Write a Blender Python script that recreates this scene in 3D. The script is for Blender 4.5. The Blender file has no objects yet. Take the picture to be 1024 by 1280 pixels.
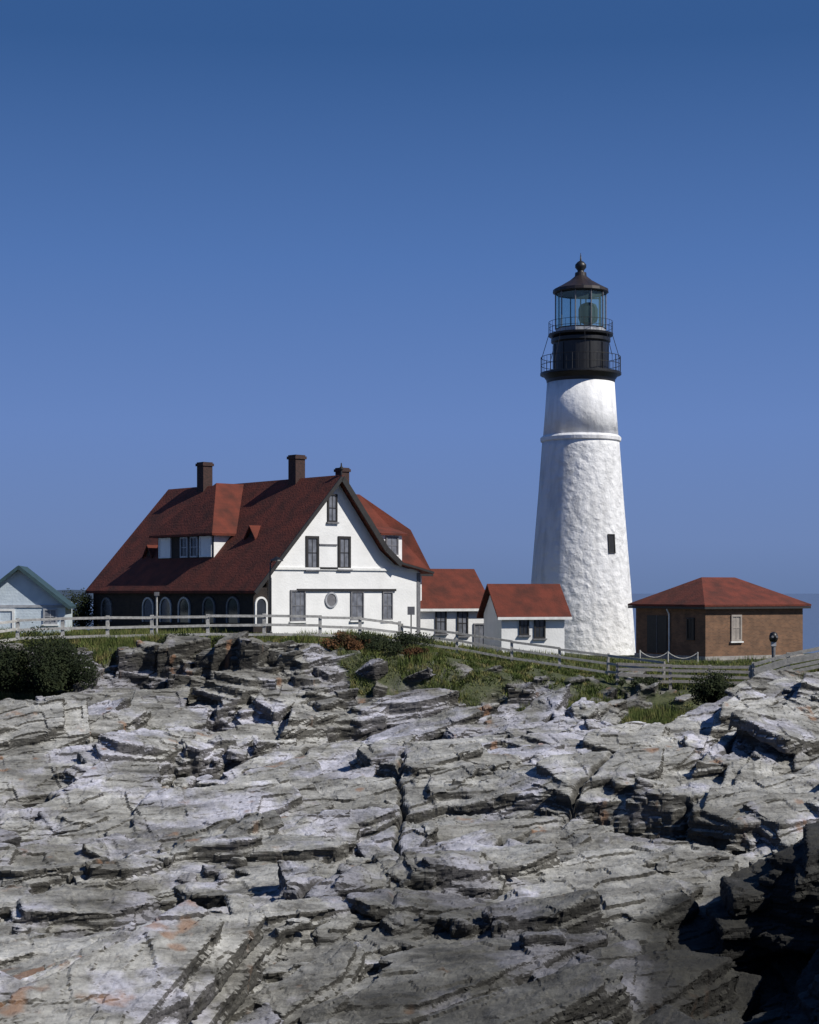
import bpy, math, random
import numpy as np
from mathutils import Vector, Matrix
random.seed(7); rng=np.random.default_rng(7)
C=bpy.context.scene.collection
F=2030.0; HY=740.0; CZ=4.0
def kx(px): return (px-512.0)/F
def at(px,Y): return kx(px)*Y
def zz(py,Y): return CZ-(py-HY)/F*Y
# ---------------------------------------------------------------- materials
def newmat(n):
    m=bpy.data.materials.new(n); m.use_nodes=True
    nt=m.node_tree; b=nt.nodes['Principled BSDF']; return m,nt,b
def N(nt,t,**k):
    n=nt.nodes.new(t)
    for a,v in k.items():
        if a in n.inputs: n.inputs[a].default_value=v
        else: setattr(n,a,v)
    return n
def ramp(nt,fac,stops):
    r=nt.nodes.new('ShaderNodeValToRGB'); e=r.color_ramp.elements
    while len(e)<len(stops): e.new(.5)
    for i,(p,c) in enumerate(stops):
        e[i].position=p; e[i].color=(c[0],c[1],c[2],1)
    nt.links.new(fac,r.inputs[0]); return r.outputs[0]
def mat(n,c1,c2=None,rough=.8,scale=3,bump=0,bscale=15,stripes=None,metallic=0,aniso=None):
    m,nt,b=newmat(n); L=nt.links.new
    b.inputs['Roughness'].default_value=rough; b.inputs['Metallic'].default_value=metallic
    c2=c2 or tuple(x*.75 for x in c1)
    tc=N(nt,'ShaderNodeTexCoord'); v=tc.outputs['Object']
    mp=N(nt,'ShaderNodeMapping'); mp.inputs['Scale'].default_value=aniso or (1,1,1); L(v,mp.inputs[0])
    no=N(nt,'ShaderNodeTexNoise'); no.inputs['Scale'].default_value=scale; no.inputs['Detail'].default_value=6
    L(mp.outputs[0],no.inputs['Vector'])
    L(ramp(nt,no.outputs[0],[(.3,c2),(.65,c1)]),b.inputs['Base Color'])
    h=None
    if bump:
        n2=N(nt,'ShaderNodeTexNoise'); n2.inputs['Scale'].default_value=bscale; n2.inputs['Detail'].default_value=5
        L(v,n2.inputs['Vector']); h=n2.outputs[0]
    if stripes:
        sx=N(nt,'ShaderNodeSeparateXYZ'); L(v,sx.inputs[0])
        mm=N(nt,'ShaderNodeMath',operation='MULTIPLY'); L(sx.outputs[2],mm.inputs[0]); mm.inputs[1].default_value=stripes
        fr=N(nt,'ShaderNodeMath',operation='FRACT'); L(mm.outputs[0],fr.inputs[0])
        if h:
            ad=N(nt,'ShaderNodeMath',operation='ADD'); L(h,ad.inputs[0]); L(fr.outputs[0],ad.inputs[1]); h=ad.outputs[0]
        else: h=fr.outputs[0]
    if h:
        bp=N(nt,'ShaderNodeBump'); bp.inputs['Strength'].default_value=bump or .4; bp.inputs['Distance'].default_value=.06
        L(h,bp.inputs['Height']); L(bp.outputs[0],b.inputs['Normal'])
    return m
M={}
M['white']=mat('white_paint',(.80,.80,.79),(.70,.70,.69),.75,.9,.25,7)
M['trimwhite']=mat('white_trim',(.78,.78,.76),(.62,.62,.60),.6,4)
M['fencewhite']=mat('weathered_white_wood',(.49,.48,.45),(.30,.29,.27),.8,6,.3,20)
M['fencebeige']=mat('weathered_beige_wood',(.44,.42,.38),(.28,.27,.24),.85,6,.3,20)
M['fencegrey']=mat('weathered_grey_wood',(.38,.35,.31),(.24,.22,.20),.9,6,.3,20)
M['roof']=mat('red_shingle',(.145,.031,.017),(.065,.018,.011),.95,1.1,.6,9,stripes=5)
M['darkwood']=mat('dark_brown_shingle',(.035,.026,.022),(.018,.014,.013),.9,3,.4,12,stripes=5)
M['darktrim']=mat('dark_trim',(.022,.020,.019),(.012,.011,.011),.6,5)
M['chim']=mat('dark_brick',(.06,.030,.025),(.028,.018,.016),.9,9,.4,20)
M['black']=mat('black_iron',(.012,.012,.013),(.006,.006,.007),.45,6)
M['greytrim']=mat('grey_trim',(.17,.17,.18),(.11,.11,.12),.7,5)
M['curtain']=mat('grey_pane',(.20,.21,.24),(.09,.095,.11),.35,2.5)
M['glassdark']=mat('dark_pane',(.035,.04,.05),(.015,.018,.022),.12,2)
M['palepane']=mat('pale_pane',(.42,.43,.45),(.25,.26,.28),.4,3)
M['tanpane']=mat('tan_pane',(.36,.32,.28),(.24,.21,.19),.4,3)
M['teal']=mat('teal_roof',(.035,.075,.09),(.02,.045,.055),.7,3)
M['blueclap']=mat('pale_blue_clapboard',(.62,.70,.76),(.52,.60,.67),.8,2,.3,8,stripes=6)
M['stone']=mat('foundation',(.34,.32,.30),(.22,.2,.19),.9,4,.4,10)
M['bark']=mat('stem',(.05,.035,.025),None,.9,8)
M['land']=mat('distant_land',(.045,.07,.11),(.035,.055,.09),1,.01)
def brickmat():
    m,nt,b=newmat('red_brown_brick'); L=nt.links.new
    tc=N(nt,'ShaderNodeTexCoord'); sx=N(nt,'ShaderNodeSeparateXYZ'); L(tc.outputs['Object'],sx.inputs[0])
    ad=N(nt,'ShaderNodeMath',operation='ADD'); L(sx.outputs[0],ad.inputs[0]); L(sx.outputs[1],ad.inputs[1])
    cb=N(nt,'ShaderNodeCombineXYZ'); L(ad.outputs[0],cb.inputs[0]); L(sx.outputs[2],cb.inputs[1])
    br=N(nt,'ShaderNodeTexBrick'); L(cb.outputs[0],br.inputs['Vector'])
    br.inputs['Scale'].default_value=1; br.inputs['Brick Width'].default_value=.24; br.inputs['Row Height'].default_value=.085; br.inputs['Mortar Size'].default_value=.008
    br.inputs['Color1'].default_value=(.195,.102,.056,1); br.inputs['Color2'].default_value=(.125,.068,.040,1); br.inputs['Mortar'].default_value=(.18,.125,.085,1)
    no=N(nt,'ShaderNodeTexNoise'); no.inputs['Scale'].default_value=1.4; no.inputs['Detail'].default_value=7; L(tc.outputs['Object'],no.inputs['Vector'])
    mu=N(nt,'ShaderNodeMixRGB',blend_type='MULTIPLY'); mu.inputs[0].default_value=1; L(br.outputs[0],mu.inputs[1]); L(ramp(nt,no.outputs[0],[(.35,(.75,.75,.77)),(.65,(1.15,1.12,1.1))]),mu.inputs[2])
    L(mu.outputs[0],b.inputs['Base Color']); b.inputs['Roughness'].default_value=.9
    return m
M['brick']=brickmat()
def towermat(name,strength,col):
    m,nt,b=newmat(name); L=nt.links.new
    tc=N(nt,'ShaderNodeTexCoord'); v=tc.outputs['Object']
    wn=N(nt,'ShaderNodeTexNoise'); wn.inputs['Scale'].default_value=2.2; wn.inputs['Detail'].default_value=4; L(v,wn.inputs['Vector'])
    mx=N(nt,'ShaderNodeMixRGB'); mx.inputs[0].default_value=.3; L(v,mx.inputs[1]); L(wn.outputs['Color'],mx.inputs[2])
    vo=N(nt,'ShaderNodeTexVoronoi',feature='SMOOTH_F1'); vo.inputs['Scale'].default_value=2.8; L(mx.outputs[0],vo.inputs['Vector'])
    no=N(nt,'ShaderNodeTexNoise'); no.inputs['Scale'].default_value=3.2; no.inputs['Detail'].default_value=9; no.inputs['Roughness'].default_value=.66; L(v,no.inputs['Vector'])
    ml=N(nt,'ShaderNodeMath',operation='MULTIPLY_ADD'); L(vo.outputs[0],ml.inputs[0]); ml.inputs[1].default_value=-1.2; L(no.outputs[0],ml.inputs[2])
    bp=N(nt,'ShaderNodeBump'); bp.inputs['Strength'].default_value=strength; bp.inputs['Distance'].default_value=.13
    L(ml.outputs[0],bp.inputs['Height']); L(bp.outputs[0],b.inputs['Normal'])
    mp=N(nt,'ShaderNodeMapping'); mp.inputs['Scale'].default_value=(1.2,1.2,.3); L(v,mp.inputs[0])
    n3=N(nt,'ShaderNodeTexNoise'); n3.inputs['Scale'].default_value=1.5; n3.inputs['Detail'].default_value=7; L(mp.outputs[0],n3.inputs['Vector'])
    L(ramp(nt,n3.outputs[0],[(.30,tuple(c*.78 for c in col)),(.55,col)]),b.inputs['Base Color'])
    b.inputs['Roughness'].default_value=.8
    return m
M['tower']=towermat('painted_rubble_stone',.85,(.78,.78,.78))
M['towerup']=towermat('painted_smooth_stone',.38,(.82,.82,.82))
def glassmat():
    m,nt,b=newmat('lantern_glass'); L=nt.links.new
    tr=N(nt,'ShaderNodeBsdfTransparent'); tr.inputs[0].default_value=(.82,.94,.93,1)
    b.inputs['Base Color'].default_value=(.26,.42,.44,1); b.inputs['Roughness'].default_value=.2
    mx=N(nt,'ShaderNodeMixShader'); mx.inputs[0].default_value=.17
    L(tr.outputs[0],mx.inputs[1]); L(b.outputs[0],mx.inputs[2])
    L(mx.outputs[0],nt.nodes['Material Output'].inputs[0]); return m
M['lglass']=glassmat()
M['lens']=mat('lens_green_glass',(.004,.018,.022),(.002,.008,.011),.8,6)
def leafmat(n,a,b_,c):
    m,nt,b=newmat(n); L=nt.links.new
    g=N(nt,'ShaderNodeTexCoord'); no=N(nt,'ShaderNodeTexNoise'); no.inputs['Scale'].default_value=1.7; no.inputs['Detail'].default_value=5
    L(g.outputs['Object'],no.inputs['Vector'])
    L(ramp(nt,no.outputs[0],[(.32,a),(.5,b_),(.66,c)]),b.inputs['Base Color']); b.inputs['Roughness'].default_value=.85; b.inputs['Specular IOR Level'].default_value=.12
    return m
M['leaf']=leafmat('shrub_leaves',(.010,.014,.008),(.019,.027,.012),(.034,.042,.019))
M['leafred']=leafmat('reddish_leaves',(.03,.028,.014),(.09,.045,.022),(.13,.065,.03))
M['grass']=leafmat('coastal_grass',(.05,.072,.022),(.105,.132,.038),(.23,.20,.085))
# ---------------------------------------------------------------- mesh builder
class MB:
    def __init__(s): s.v=[]; s.f=[]
    def add(s,vs,fs,mx=None):
        o=len(s.v)
        for p in vs:
            p=Vector(p)
            if mx is not None: p=mx@p
            s.v.append(tuple(p))
        for f in fs: s.f.append(tuple(i+o for i in f))
        return s
    def box(s,x0,x1,y0,y1,z0,z1,mx=None):
        return s.add([(x0,y0,z0),(x1,y0,z0),(x1,y1,z0),(x0,y1,z0),(x0,y0,z1),(x1,y0,z1),(x1,y1,z1),(x0,y1,z1)],
            [(3,2,1,0),(4,5,6,7),(0,1,5,4),(1,2,6,5),(2,3,7,6),(3,0,4,7)],mx)
    def bar(s,p,q,w,h):
        p=Vector(p);q=Vector(q); d=(q-p); l=d.length; d.normalize()
        up=Vector((0,0,1)); 
        if abs(d.z)>.95: up=Vector((0,1,0))
        sd=d.cross(up).normalized(); up=sd.cross(d).normalized()
        mx=Matrix((( d.x,sd.x,up.x,p.x),(d.y,sd.y,up.y,p.y),(d.z,sd.z,up.z,p.z),(0,0,0,1)))
        return s.box(0,l,-w/2,w/2,-h/2,h/2,mx)
    def tube(s,p,q,r,r2=None,n=8):
        p=Vector(p);q=Vector(q); r2=r if r2 is None else r2
        d=(q-p).normalized(); a=d.orthogonal().normalized(); b=d.cross(a)
        vs=[]
        for c,rr in((p,r),(q,r2)):
            for i in range(n):
                t=2*math.pi*i/n; vs.append(c+a*math.cos(t)*rr+b*math.sin(t)*rr)
        fs=[(i,(i+1)%n,n+(i+1)%n,n+i) for i in range(n)]+[tuple(range(n-1,-1,-1)),tuple(range(n,2*n))]
        return s.add(vs,fs)
    def lathe(s,prof,n=48,mx=None):
        vs=[];fs=[]
        for r,z in prof:
            for i in range(n):
                t=2*math.pi*i/n; vs.append((r*math.cos(t),r*math.sin(t),z))
        for j in range(len(prof)-1):
            for i in range(n):
                k=(i+1)%n; fs.append((j*n+i,j*n+k,(j+1)*n+k,(j+1)*n+i))
        fs.append(tuple(range(n-1,-1,-1))); fs.append(tuple(range((len(prof)-1)*n,len(prof)*n)))
        return s.add(vs,fs,mx)
    def torus(s,R,z,t,n=48,m=6):
        vs=[];fs=[]
        for i in range(n):
            a=2*math.pi*i/n
            for j in range(m):
                b=2*math.pi*j/m; rr=R+t*math.cos(b); vs.append((rr*math.cos(a),rr*math.sin(a),z+t*math.sin(b)))
        for i in range(n):
            for j in range(m):
                k=(i+1)%n;l=(j+1)%m; fs.append((i*m+j,k*m+j,k*m+l,i*m+l))
        return s.add(vs,fs)
    def slab(s,pts,t=.14,off=(0,0,-1)):
        n=len(pts); o=Vector(off)*t
        vs=[Vector(p) for p in pts]+[Vector(p)+o for p in pts]
        fs=[tuple(range(n)),tuple(range(2*n-1,n-1,-1))]+[(i,i+n,(i+1)%n+n,(i+1)%n) for i in range(n)]
        return s.add(vs,fs)
    def build(s,name,m,parent=None,smooth=False):
        me=bpy.data.meshes.new(name); me.from_pydata(s.v,[],s.f); me.update()
        o=bpy.data.objects.new(name,me); C.objects.link(o); me.materials.append(M[m] if isinstance(m,str) else m)
        if parent is not None: o.parent=parent
        if smooth:
            for p in me.polygons: p.use_smooth=True
        return o
def thing(name,label,cat,loc,rz=0,group=None):
    o=bpy.data.objects.new(name,None); C.objects.link(o); o.location=loc; o.rotation_euler=(0,0,rz); o.empty_display_size=.3
    o['label']=label;o['category']=cat
    if group:o['group']=group
    return o
def tag(o,label,cat,group=None):
    o['label']=label;o['category']=cat
    if group:o['group']=group
def window(parent,c,w,h,ang=0,fm='darktrim',gm='glassdark',fw=.09,nx=1,nz=1,sill=True,name='window'):
    """window lying in plane whose outward normal is local -Y rotated by ang"""
    mx=Matrix.Translation(Vector(c))@Matrix.Rotation(ang,4,'Z')
    f=MB(); d=.09
    f.box(-w/2,-w/2+fw,-d,.0,-h/2,h/2,mx); f.box(w/2-fw,w/2,-d,0,-h/2,h/2,mx)
    f.box(-w/2+fw,w/2-fw,-d,0,h/2-fw,h/2,mx); f.box(-w/2+fw,w/2-fw,-d,0,-h/2,-h/2+fw,mx)
    for i in range(nx):
        x=-w/2+(i+1)*w/(nx+1); f.box(x-.02,x+.02,-.05,-.031,-h/2+fw,h/2-fw,mx)
    for i in range(nz):
        z=-h/2+(i+1)*h/(nz+1); f.box(-w/2+fw,w/2-fw,-.055,-.0315,z-.022,z+.022,mx)
    fo=f.build(name,fm,parent)
    MB().box(-w/2+fw,w/2-fw,-.03,.02,-h/2+fw,h/2-fw,mx).build('pane',gm,fo)
    if sill: MB().box(-w/2-.08,w/2+.08,-.15,.0,-h/2-.09,-h/2-.003,mx).build('sill','trimwhite' if fm!='darktrim' else 'greytrim',fo)
    return fo
# ---------------------------------------------------------------- terrain function
def hsh(ix,iy,s):
    n=(ix.astype(np.int64)*374761393+iy.astype(np.int64)*668265263+s*974634777)&0xffffffff
    n=((n^(n>>13))*1274126177)&0xffffffff
    n=((n^(n>>15))*1103515245)&0xffffffff
    return ((n^(n>>16))&0xffffff)/float(0xffffff)
def vn(x,y,s):
    ix=np.floor(x);iy=np.floor(y);fx=x-ix;fy=y-iy
    fx=fx*fx*(3-2*fx);fy=fy*fy*(3-2*fy)
    a=hsh(ix,iy,s);b=hsh(ix+1,iy,s);c=hsh(ix,iy+1,s);d=hsh(ix+1,iy+1,s)
    return (a+(b-a)*fx)*(1-fy)+(c+(d-c)*fx)*fy
def vn3(x,y,z,s):
    iz=np.floor(z).astype(np.int64);fz=z-iz;fz=fz*fz*(3-2*fz)
    ix=np.floor(x).astype(np.int64);iy=np.floor(y).astype(np.int64);fx=x-ix;fy=y-iy
    fx=fx*fx*(3-2*fx);fy=fy*fy*(3-2*fy); out=0
    for k in(0,1):
        o=(iz+k)*7919
        a=hsh(ix+o,iy-o*3,s);b=hsh(ix+1+o,iy-o*3,s);c=hsh(ix+o,iy+1-o*3,s);d=hsh(ix+1+o,iy+1-o*3,s)
        v=(a+(b-a)*fx)*(1-fy)+(c+(d-c)*fx)*fy
        out=out+v*(fz if k else 1-fz)
    return out
def cell3(x,y,z,s):
    iz=np.floor(z).astype(np.int64)
    return hsh(np.floor(x).astype(np.int64)+iz*7919,np.floor(y).astype(np.int64)-iz*5003,s)
def fbm(x,y,s,o=4):
    r=0;a=.5
    for i in range(o):
        r=r+a*(vn(x,y,s+i)*2-1);x=x*2.03+17.1;y=y*2.03+5.7;a*=.5
    return r
def voro(x,y,s):
    ix=np.floor(x);iy=np.floor(y)
    F1=np.full(x.shape,9.);F2=np.full(x.shape,9.)
    dx1=np.zeros(x.shape);dy1=np.zeros(x.shape);cx=np.zeros(x.shape);cy=np.zeros(x.shape)
    for j in(-1,0,1):
        for i in(-1,0,1):
            gx=ix+i;gy=iy+j
            px=gx+.1+.8*hsh(gx,gy,s);py=gy+.1+.8*hsh(gx,gy,s+1)
            dx=x-px;dy=y-py;d=np.sqrt(dx*dx+dy*dy)
            m=d<F1
            F2=np.where(m,F1,np.minimum(F2,d))
            dx1=np.where(m,dx,dx1);dy1=np.where(m,dy,dy1);cx=np.where(m,gx,cx);cy=np.where(m,gy,cy)
            F1=np.where(m,d,F1)
    return F1,F2,dx1,dy1,hsh(cx,cy,s+2),hsh(cx,cy,s+3),hsh(cx,cy,s+4)
def sstep(a,b,x):
    t=np.clip((x-a)/(b-a),0,1);return t*t*(3-2*t)
PXC=np.array([-100,100,300,420,520,640,760,880,950,1024,1150.])
TY=np.array([-20,3,14,30,38,45,52,60,68,75,79.2,81.4,84,88,92,100,119,127,200.])
T=np.array([
 [2.3]*11,[2.3]*11,[-8]*11,
 [-7.4,-7.3,-7.2,-7.2,-7.2,-7.5,-8.3,-9.0,-9.2,-8.8,-5.0],
 [-6.3,-6.2,-6.3,-6.4,-6.3,-6.4,-7.1,-8.3,-8.6,-8.2,-4.6],  # last column: unseen ridge beyond the frame, raised to shade the gully
 [-5.6,-5.6,-5.7,-5.7,-5.6,-5.5,-5.7,-7.0,-7.4,-6.9,-4.2],
 [-4.8,-4.8,-4.9,-5.1,-4.9,-4.7,-4.7,-5.2,-5.6,-5.1,-3.5],
 [-3.7,-3.8,-3.9,-4.2,-3.9,-3.7,-3.6,-3.8,-3.6,-3.2,-2.3],
 [-2.9,-3.0,-3.1,-3.2,-3.0,-2.8,-2.7,-2.9,-2.1,-1.4,-.9],
 [-2.2,-2.4,-2.4,-2.4,-2.2,-2.1,-2.0,-2.1,-1.3,-.5,-.2],
 [-1.7,-1.9,-1.8,-1.7,-1.6,-1.7,-1.7,-1.6,-1.0,-.2,0],
 [.5,.65,.9,.95,.5,-.4,-.9,-1.1,-.9,-.2,.1],
 [1.1,1.2,1.3,1.3,.9,.1,-.5,-.8,-.7,-.1,.2],
 [1.6,1.6,1.6,1.5,1.1,.4,-.3,-.5,-.5,0,.2],
 [1.6,1.6,1.6,1.5,1.1,.4,-.1,-.3,-.3,-.1,0],
 [1.6,1.6,1.6,1.6,.9,.3,-.1,-.2,-.2,-.2,-.2],
 [1.0,1.1,1.2,1.2,.5,.0,-.5,-.5,-.5,-.5,-.5],
 [-6]*11,[-14]*11])
def base(x,y):
    p=np.clip(512+F*x/np.maximum(y,34),-100,1150)
    ix=np.clip(np.searchsorted(PXC,p)-1,0,len(PXC)-2); fx=(p-PXC[ix])/(PXC[ix+1]-PXC[ix]); fx=fx*fx*(3-2*fx)
    yy=np.clip(y,-20,200); iy=np.clip(np.searchsorted(TY,yy)-1,0,len(TY)-2); fy=(yy-TY[iy])/(TY[iy+1]-TY[iy])
    return (T[iy,ix]*(1-fx)+T[iy,ix+1]*fx)*(1-fy)+(T[iy+1,ix]*(1-fx)+T[iy+1,ix+1]*fx)*fy
def pxof(x,y): return 512+F*x/np.maximum(y,34)
def veg(x,y):
    p=pxof(x,y)
    crest=np.interp(p,[0,120,200,380,430,540,700,780,860,930,1000],[83.0,83.6,83.8,83,81.4,80.6,80.4,82,79,79,80])
    v=sstep(-.8,1.2,(y-crest)+5.2*fbm(x*.45,y*.45,60))
    for (gx,gy,rx,ry) in ((at(840,75),75,2.3,3.6),(at(812,71),71,1.1,2.2),(at(175,70.5),70.5,1.5,1.1),(at(40,79),79,2.2,2.4),(at(450,82),82,1.2,1.4),(at(720,79),79,2.2,1.7)):
        d=((x-gx)/rx)**2+((y-gy)/ry)**2
        v=np.maximum(v,sstep(1.3,.4,d+.8*fbm(x*.9,y*.9,71)))
    return v
ANG=math.radians(20)
def rockform(x,y):
    wx=x+1.4*fbm(x*.16,y*.16,1);wy=y+1.4*fbm(x*.16,y*.16,9)
    c,sn=math.cos(ANG),math.sin(ANG)
    s=wx*c+wy*sn;t=-wx*sn+wy*c
    r=1.1*fbm(x*.11,y*.11,20,3)
    F1,F2,dx,dy,r1,r2,r3=voro(s/7.5,t/5.2,100)
    r=r+(r1-.5)*1.4+dx*(r2-.5)*2.2-dy*(.1+.8*r3)-.7*np.exp(-(F2-F1)*9)
    return r
def height(x,y,full=True):
    x=np.asarray(x,float);y=np.asarray(y,float)
    b=base(x,y); v=veg(x,y)
    r=rockform(x,y)
    near=sstep(12,24,y)
    flat=np.clip(v,0,1)*sstep(70,80,y)
    lim=1-.72*sstep(78,84,y)
    lim=lim*(1-.5*sstep(920,1000,pxof(x,y))*sstep(60,70,y))
    if full: r=r+.30*fbm(x*.7,y*.9,50,4)-.12
    return b+r*lim*(1-.85*flat)*near*(1-.5*v)+.12*fbm(x*.8,y*.8,80)
def H(x,y): return float(height(np.array([x]),np.array([y]))[0])
def masks(X,Y,tone):
    P=pxof(X,Y); vg=veg(X,Y)
    darken=(1.0*sstep(770,860,P+60*fbm(X*.3,Y*.3,90))*sstep(54,47,Y+3*fbm(X*.4,Y*.4,91)+.016*(940-P))
     +.70*sstep(340,520,P+120*fbm(X*.3,Y*.3,94))*sstep(52,46.5,Y+5*fbm(X*.3,Y*.3,95)))  # deepens rock colour at lower right and across the near foreground
    rust=sstep(.15,.36,fbm(X*1.1,Y*1.3,97)+.40*sstep(300,60,P)*sstep(45,40,Y)-.30)
    return np.stack([vg,np.clip(darken,0,1),rust,tone],-1).astype(np.float32)
def mkmesh(name,V,faces,col=None):
    me=bpy.data.meshes.new(name); me.from_pydata(V.tolist(),[],faces); me.update()
    if col is not None:
        ca=me.color_attributes.new('mask','FLOAT_COLOR','POINT'); ca.data.foreach_set('color',np.ascontiguousarray(col,dtype=np.float32).ravel())
    return me
# broad sheet of ground out to the shore and beyond
xs=np.concatenate([-30-np.cumsum(np.linspace(.4,6,30))[::-1],np.arange(-30,30,.3),30+np.cumsum(np.linspace(.3,6,30))])
ys=np.concatenate([np.arange(-20,32,1.0),np.arange(32,84,.35),np.arange(84,127,.3),np.arange(127,205,4)])
X,Y=np.meshgrid(xs,ys); Z=height(X,Y)
inside=sstep(0,1.5,(.30*Y+4)-np.abs(X))*sstep(34.5,36,Y)*sstep(86,84.5,Y)
edge=sstep(45,100,np.abs(X)); Z=(Z-1.6*inside)*(1-edge)-14*edge
nx,ny=len(xs),len(ys)
gV=np.stack([X.ravel(),Y.ravel(),Z.ravel()],1)
idx=np.arange(nx*ny).reshape(ny,nx)
gQ=np.stack([idx[:-1,:-1].ravel(),idx[:-1,1:].ravel(),idx[1:,1:].ravel(),idx[1:,:-1].ravel()],1)
# ---- bedrock volume: closed height field + layered fractured blocks, fused by voxel remesh
ts=np.linspace(-1,1,420); yv=np.arange(34.5,87.0,.11)
TT,YY_=np.meshgrid(ts,yv); XX_=TT*(.30*YY_+4.5); ZT=height(XX_,YY_)-.3*sstep(84,86,YY_)-.2*(1-veg(XX_,YY_))
n0,n1=YY_.shape
top=np.stack([XX_.ravel(),YY_.ravel(),ZT.ravel()],1); bot=top.copy(); bot[:,2]=-12.5
id0=np.arange(n0*n1).reshape(n0,n1); id1=id0+n0*n1
def grid(i): return np.stack([i[:-1,:-1].ravel(),i[:-1,1:].ravel(),i[1:,1:].ravel(),i[1:,:-1].ravel()],1)
def side(a,b): return np.stack([b[:-1],b[1:],a[1:],a[:-1]],1)
verts=[top,bot]; quads=[grid(id0),grid(id1)[:,::-1],side(id0[0],id1[0]),side(id0[-1],id1[-1])[:,::-1],side(id0[:,0],id1[:,0])[:,::-1],side(id0[:,-1],id1[:,-1])]
tris=[]; nv=2*n0*n1
def slabs(K,Lr,Wr,Tr,layers,zlift,yr=(36,84.0),nseg=7,vmax=.3,tilt=.10,jit=.12,under=.2,dip=1.0,step=.10,rsp=.22,nbr=.6):
    global nv
    x=rng.uniform(-30,30,K); y=rng.uniform(yr[0],yr[1],K); m_=Wr[0]*.9
    ok=(np.abs(x)<.30*y+3)&(veg(x,y)<vmax)&(veg(x,y+m_)<nbr)&(veg(x,y-m_)<nbr)&(veg(x-m_,y)<nbr)&(veg(x+m_,y)<nbr); x=x[ok];y=y[ok];K=len(x)
    big=rng.random(K)**1.5
    Ls=(Lr[0]+(Lr[1]-Lr[0])*big)/2; Ws=(Wr[0]+(Wr[1]-Wr[0])*big*rng.uniform(.6,1,K))/2
    Ts=Tr[0]+(Tr[1]-Tr[0])*rng.random(K)*(.4+.6*big)
    right=sstep(900,980,pxof(x,y))*sstep(62,68,y)
    zt=height(x,y,False)+zlift*Ts*(rng.random(K)*1.2-.40)*(1-.6*right)
    rot=ANG+.16+1.2*fbm(x*.09,y*.09,210)+rng.normal(0,rsp,K)
    slx=(.36*fbm(x*.10,y*.10,220)+.12)*dip+rng.normal(0,tilt,K)
    sly=(.24+.40*fbm(x*.12,y*.12,230))*dip+rng.normal(0,tilt*.8,K)
    th=(np.arange(nseg)[None,:]+rng.uniform(-.36,.36,(K,nseg)))*2*math.pi/nseg+rng.uniform(0,6.28,(K,1))*(nseg>5)*(nseg!=8)+math.pi/nseg
    cs,sn=np.cos(th),np.sin(th)
    rad=1/np.maximum(np.abs(cs),np.abs(sn))**1.0*rng.uniform(1-jit*2,1+jit,(K,nseg))
    ux,uy=cs*rad,sn*rad
    rings=[]
    cut=np.sort(rng.random((K,layers-1)),1) if layers>1 else np.zeros((K,0))
    cut=np.concatenate([np.zeros((K,1)),.15+.75*cut,np.ones((K,1))],1)
    for l in range(layers):
        scale=1-step*l*rng.random((K,1))+rng.uniform(-.04,.04,(K,1)); pr=rng.uniform(.93,1.07,(K,nseg))
        ox=rng.uniform(-.08,.08,(K,1)); oy=rng.uniform(-.10,.12,(K,1))
        for e_ in(0,1):
            rings.append((ux*scale*pr+ox,uy*scale*pr+oy,np.broadcast_to(cut[:,l+e_][:,None],(K,nseg))+0*ux))
    A=np.stack([r[0] for r in rings],1)*Ls[:,None,None]
    B=np.stack([r[1] for r in rings],1)*Ws[:,None,None]
    Zf=np.stack([r[2] for r in rings],1)
    Zl=(Zf-1)*Ts[:,None,None]
    B=B+under*(1-Zf)*Ts[:,None,None]
    Zl=Zl+A*slx[:,None,None]+B*sly[:,None,None]
    Zl[:,-1]+=rng.uniform(-.06,.06,(K,nseg))*Ts[:,None]
    cr,sr=np.cos(rot)[:,None,None],np.sin(rot)[:,None,None]
    XX=x[:,None,None]+A*cr-B*sr; YY=y[:,None,None]+A*sr+B*cr; ZZ=zt[:,None,None]+Zl
    nr=len(rings)
    c1=np.stack([XX[:,-1].mean(1),YY[:,-1].mean(1),ZZ[:,-1].mean(1)],1); c0=np.stack([XX[:,0].mean(1),YY[:,0].mean(1),ZZ[:,0].mean(1)],1)
    Vs=np.concatenate([np.stack([XX,YY,ZZ],-1).reshape(K,nr*nseg,3),c1[:,None,:],c0[:,None,:]],1)
    per=nr*nseg+2
    j,i=np.meshgrid(np.arange(nr-1),np.arange(nseg),indexing='ij'); k=(i+1)%nseg
    q=np.stack([j*nseg+i,j*nseg+k,(j+1)*nseg+k,(j+1)*nseg+i],-1).reshape(-1,4)
    i=np.arange(nseg); k=(i+1)%nseg
    t3=np.concatenate([np.stack([(nr-1)*nseg+i,(nr-1)*nseg+k,np.full(nseg,nr*nseg)],-1),np.stack([k,i,np.full(nseg,nr*nseg+1)],-1)])
    off=(nv+np.arange(K)*per)[:,None,None]
    quads.append((q[None]+off).reshape(-1,4)); tris.append((t3[None]+off).reshape(-1,3))
    verts.append(Vs.reshape(-1,3)); nv+=K*per
slabs(430,(3.5,11),(1.9,4.2),(1.3,2.5),4,.50,nseg=6,tilt=.07,step=.09,rsp=.15,yr=(36,80))     # great tilted beds
slabs(560,(1.3,3.2),(1.0,2.0),(2.2,3.6),2,.34,yr=(77.8,83.2),nseg=5,tilt=.10,vmax=.5,dip=.2,step=.05,under=.14,rsp=.5)  # upright joint blocks under the crest
slabs(1500,(1.3,4.4),(.8,1.9),(.6,1.4),3,.52,nseg=6,step=.10,tilt=.09)
slabs(2000,(.6,1.8),(.4,1.0),(.3,.7),2,.65,tilt=.13,nseg=5,rsp=.35,step=.10)
slabs(1300,(.3,.85),(.2,.5),(.18,.4),1,1.0,tilt=.2,nseg=5,yr=(36,76),rsp=.8)
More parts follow.
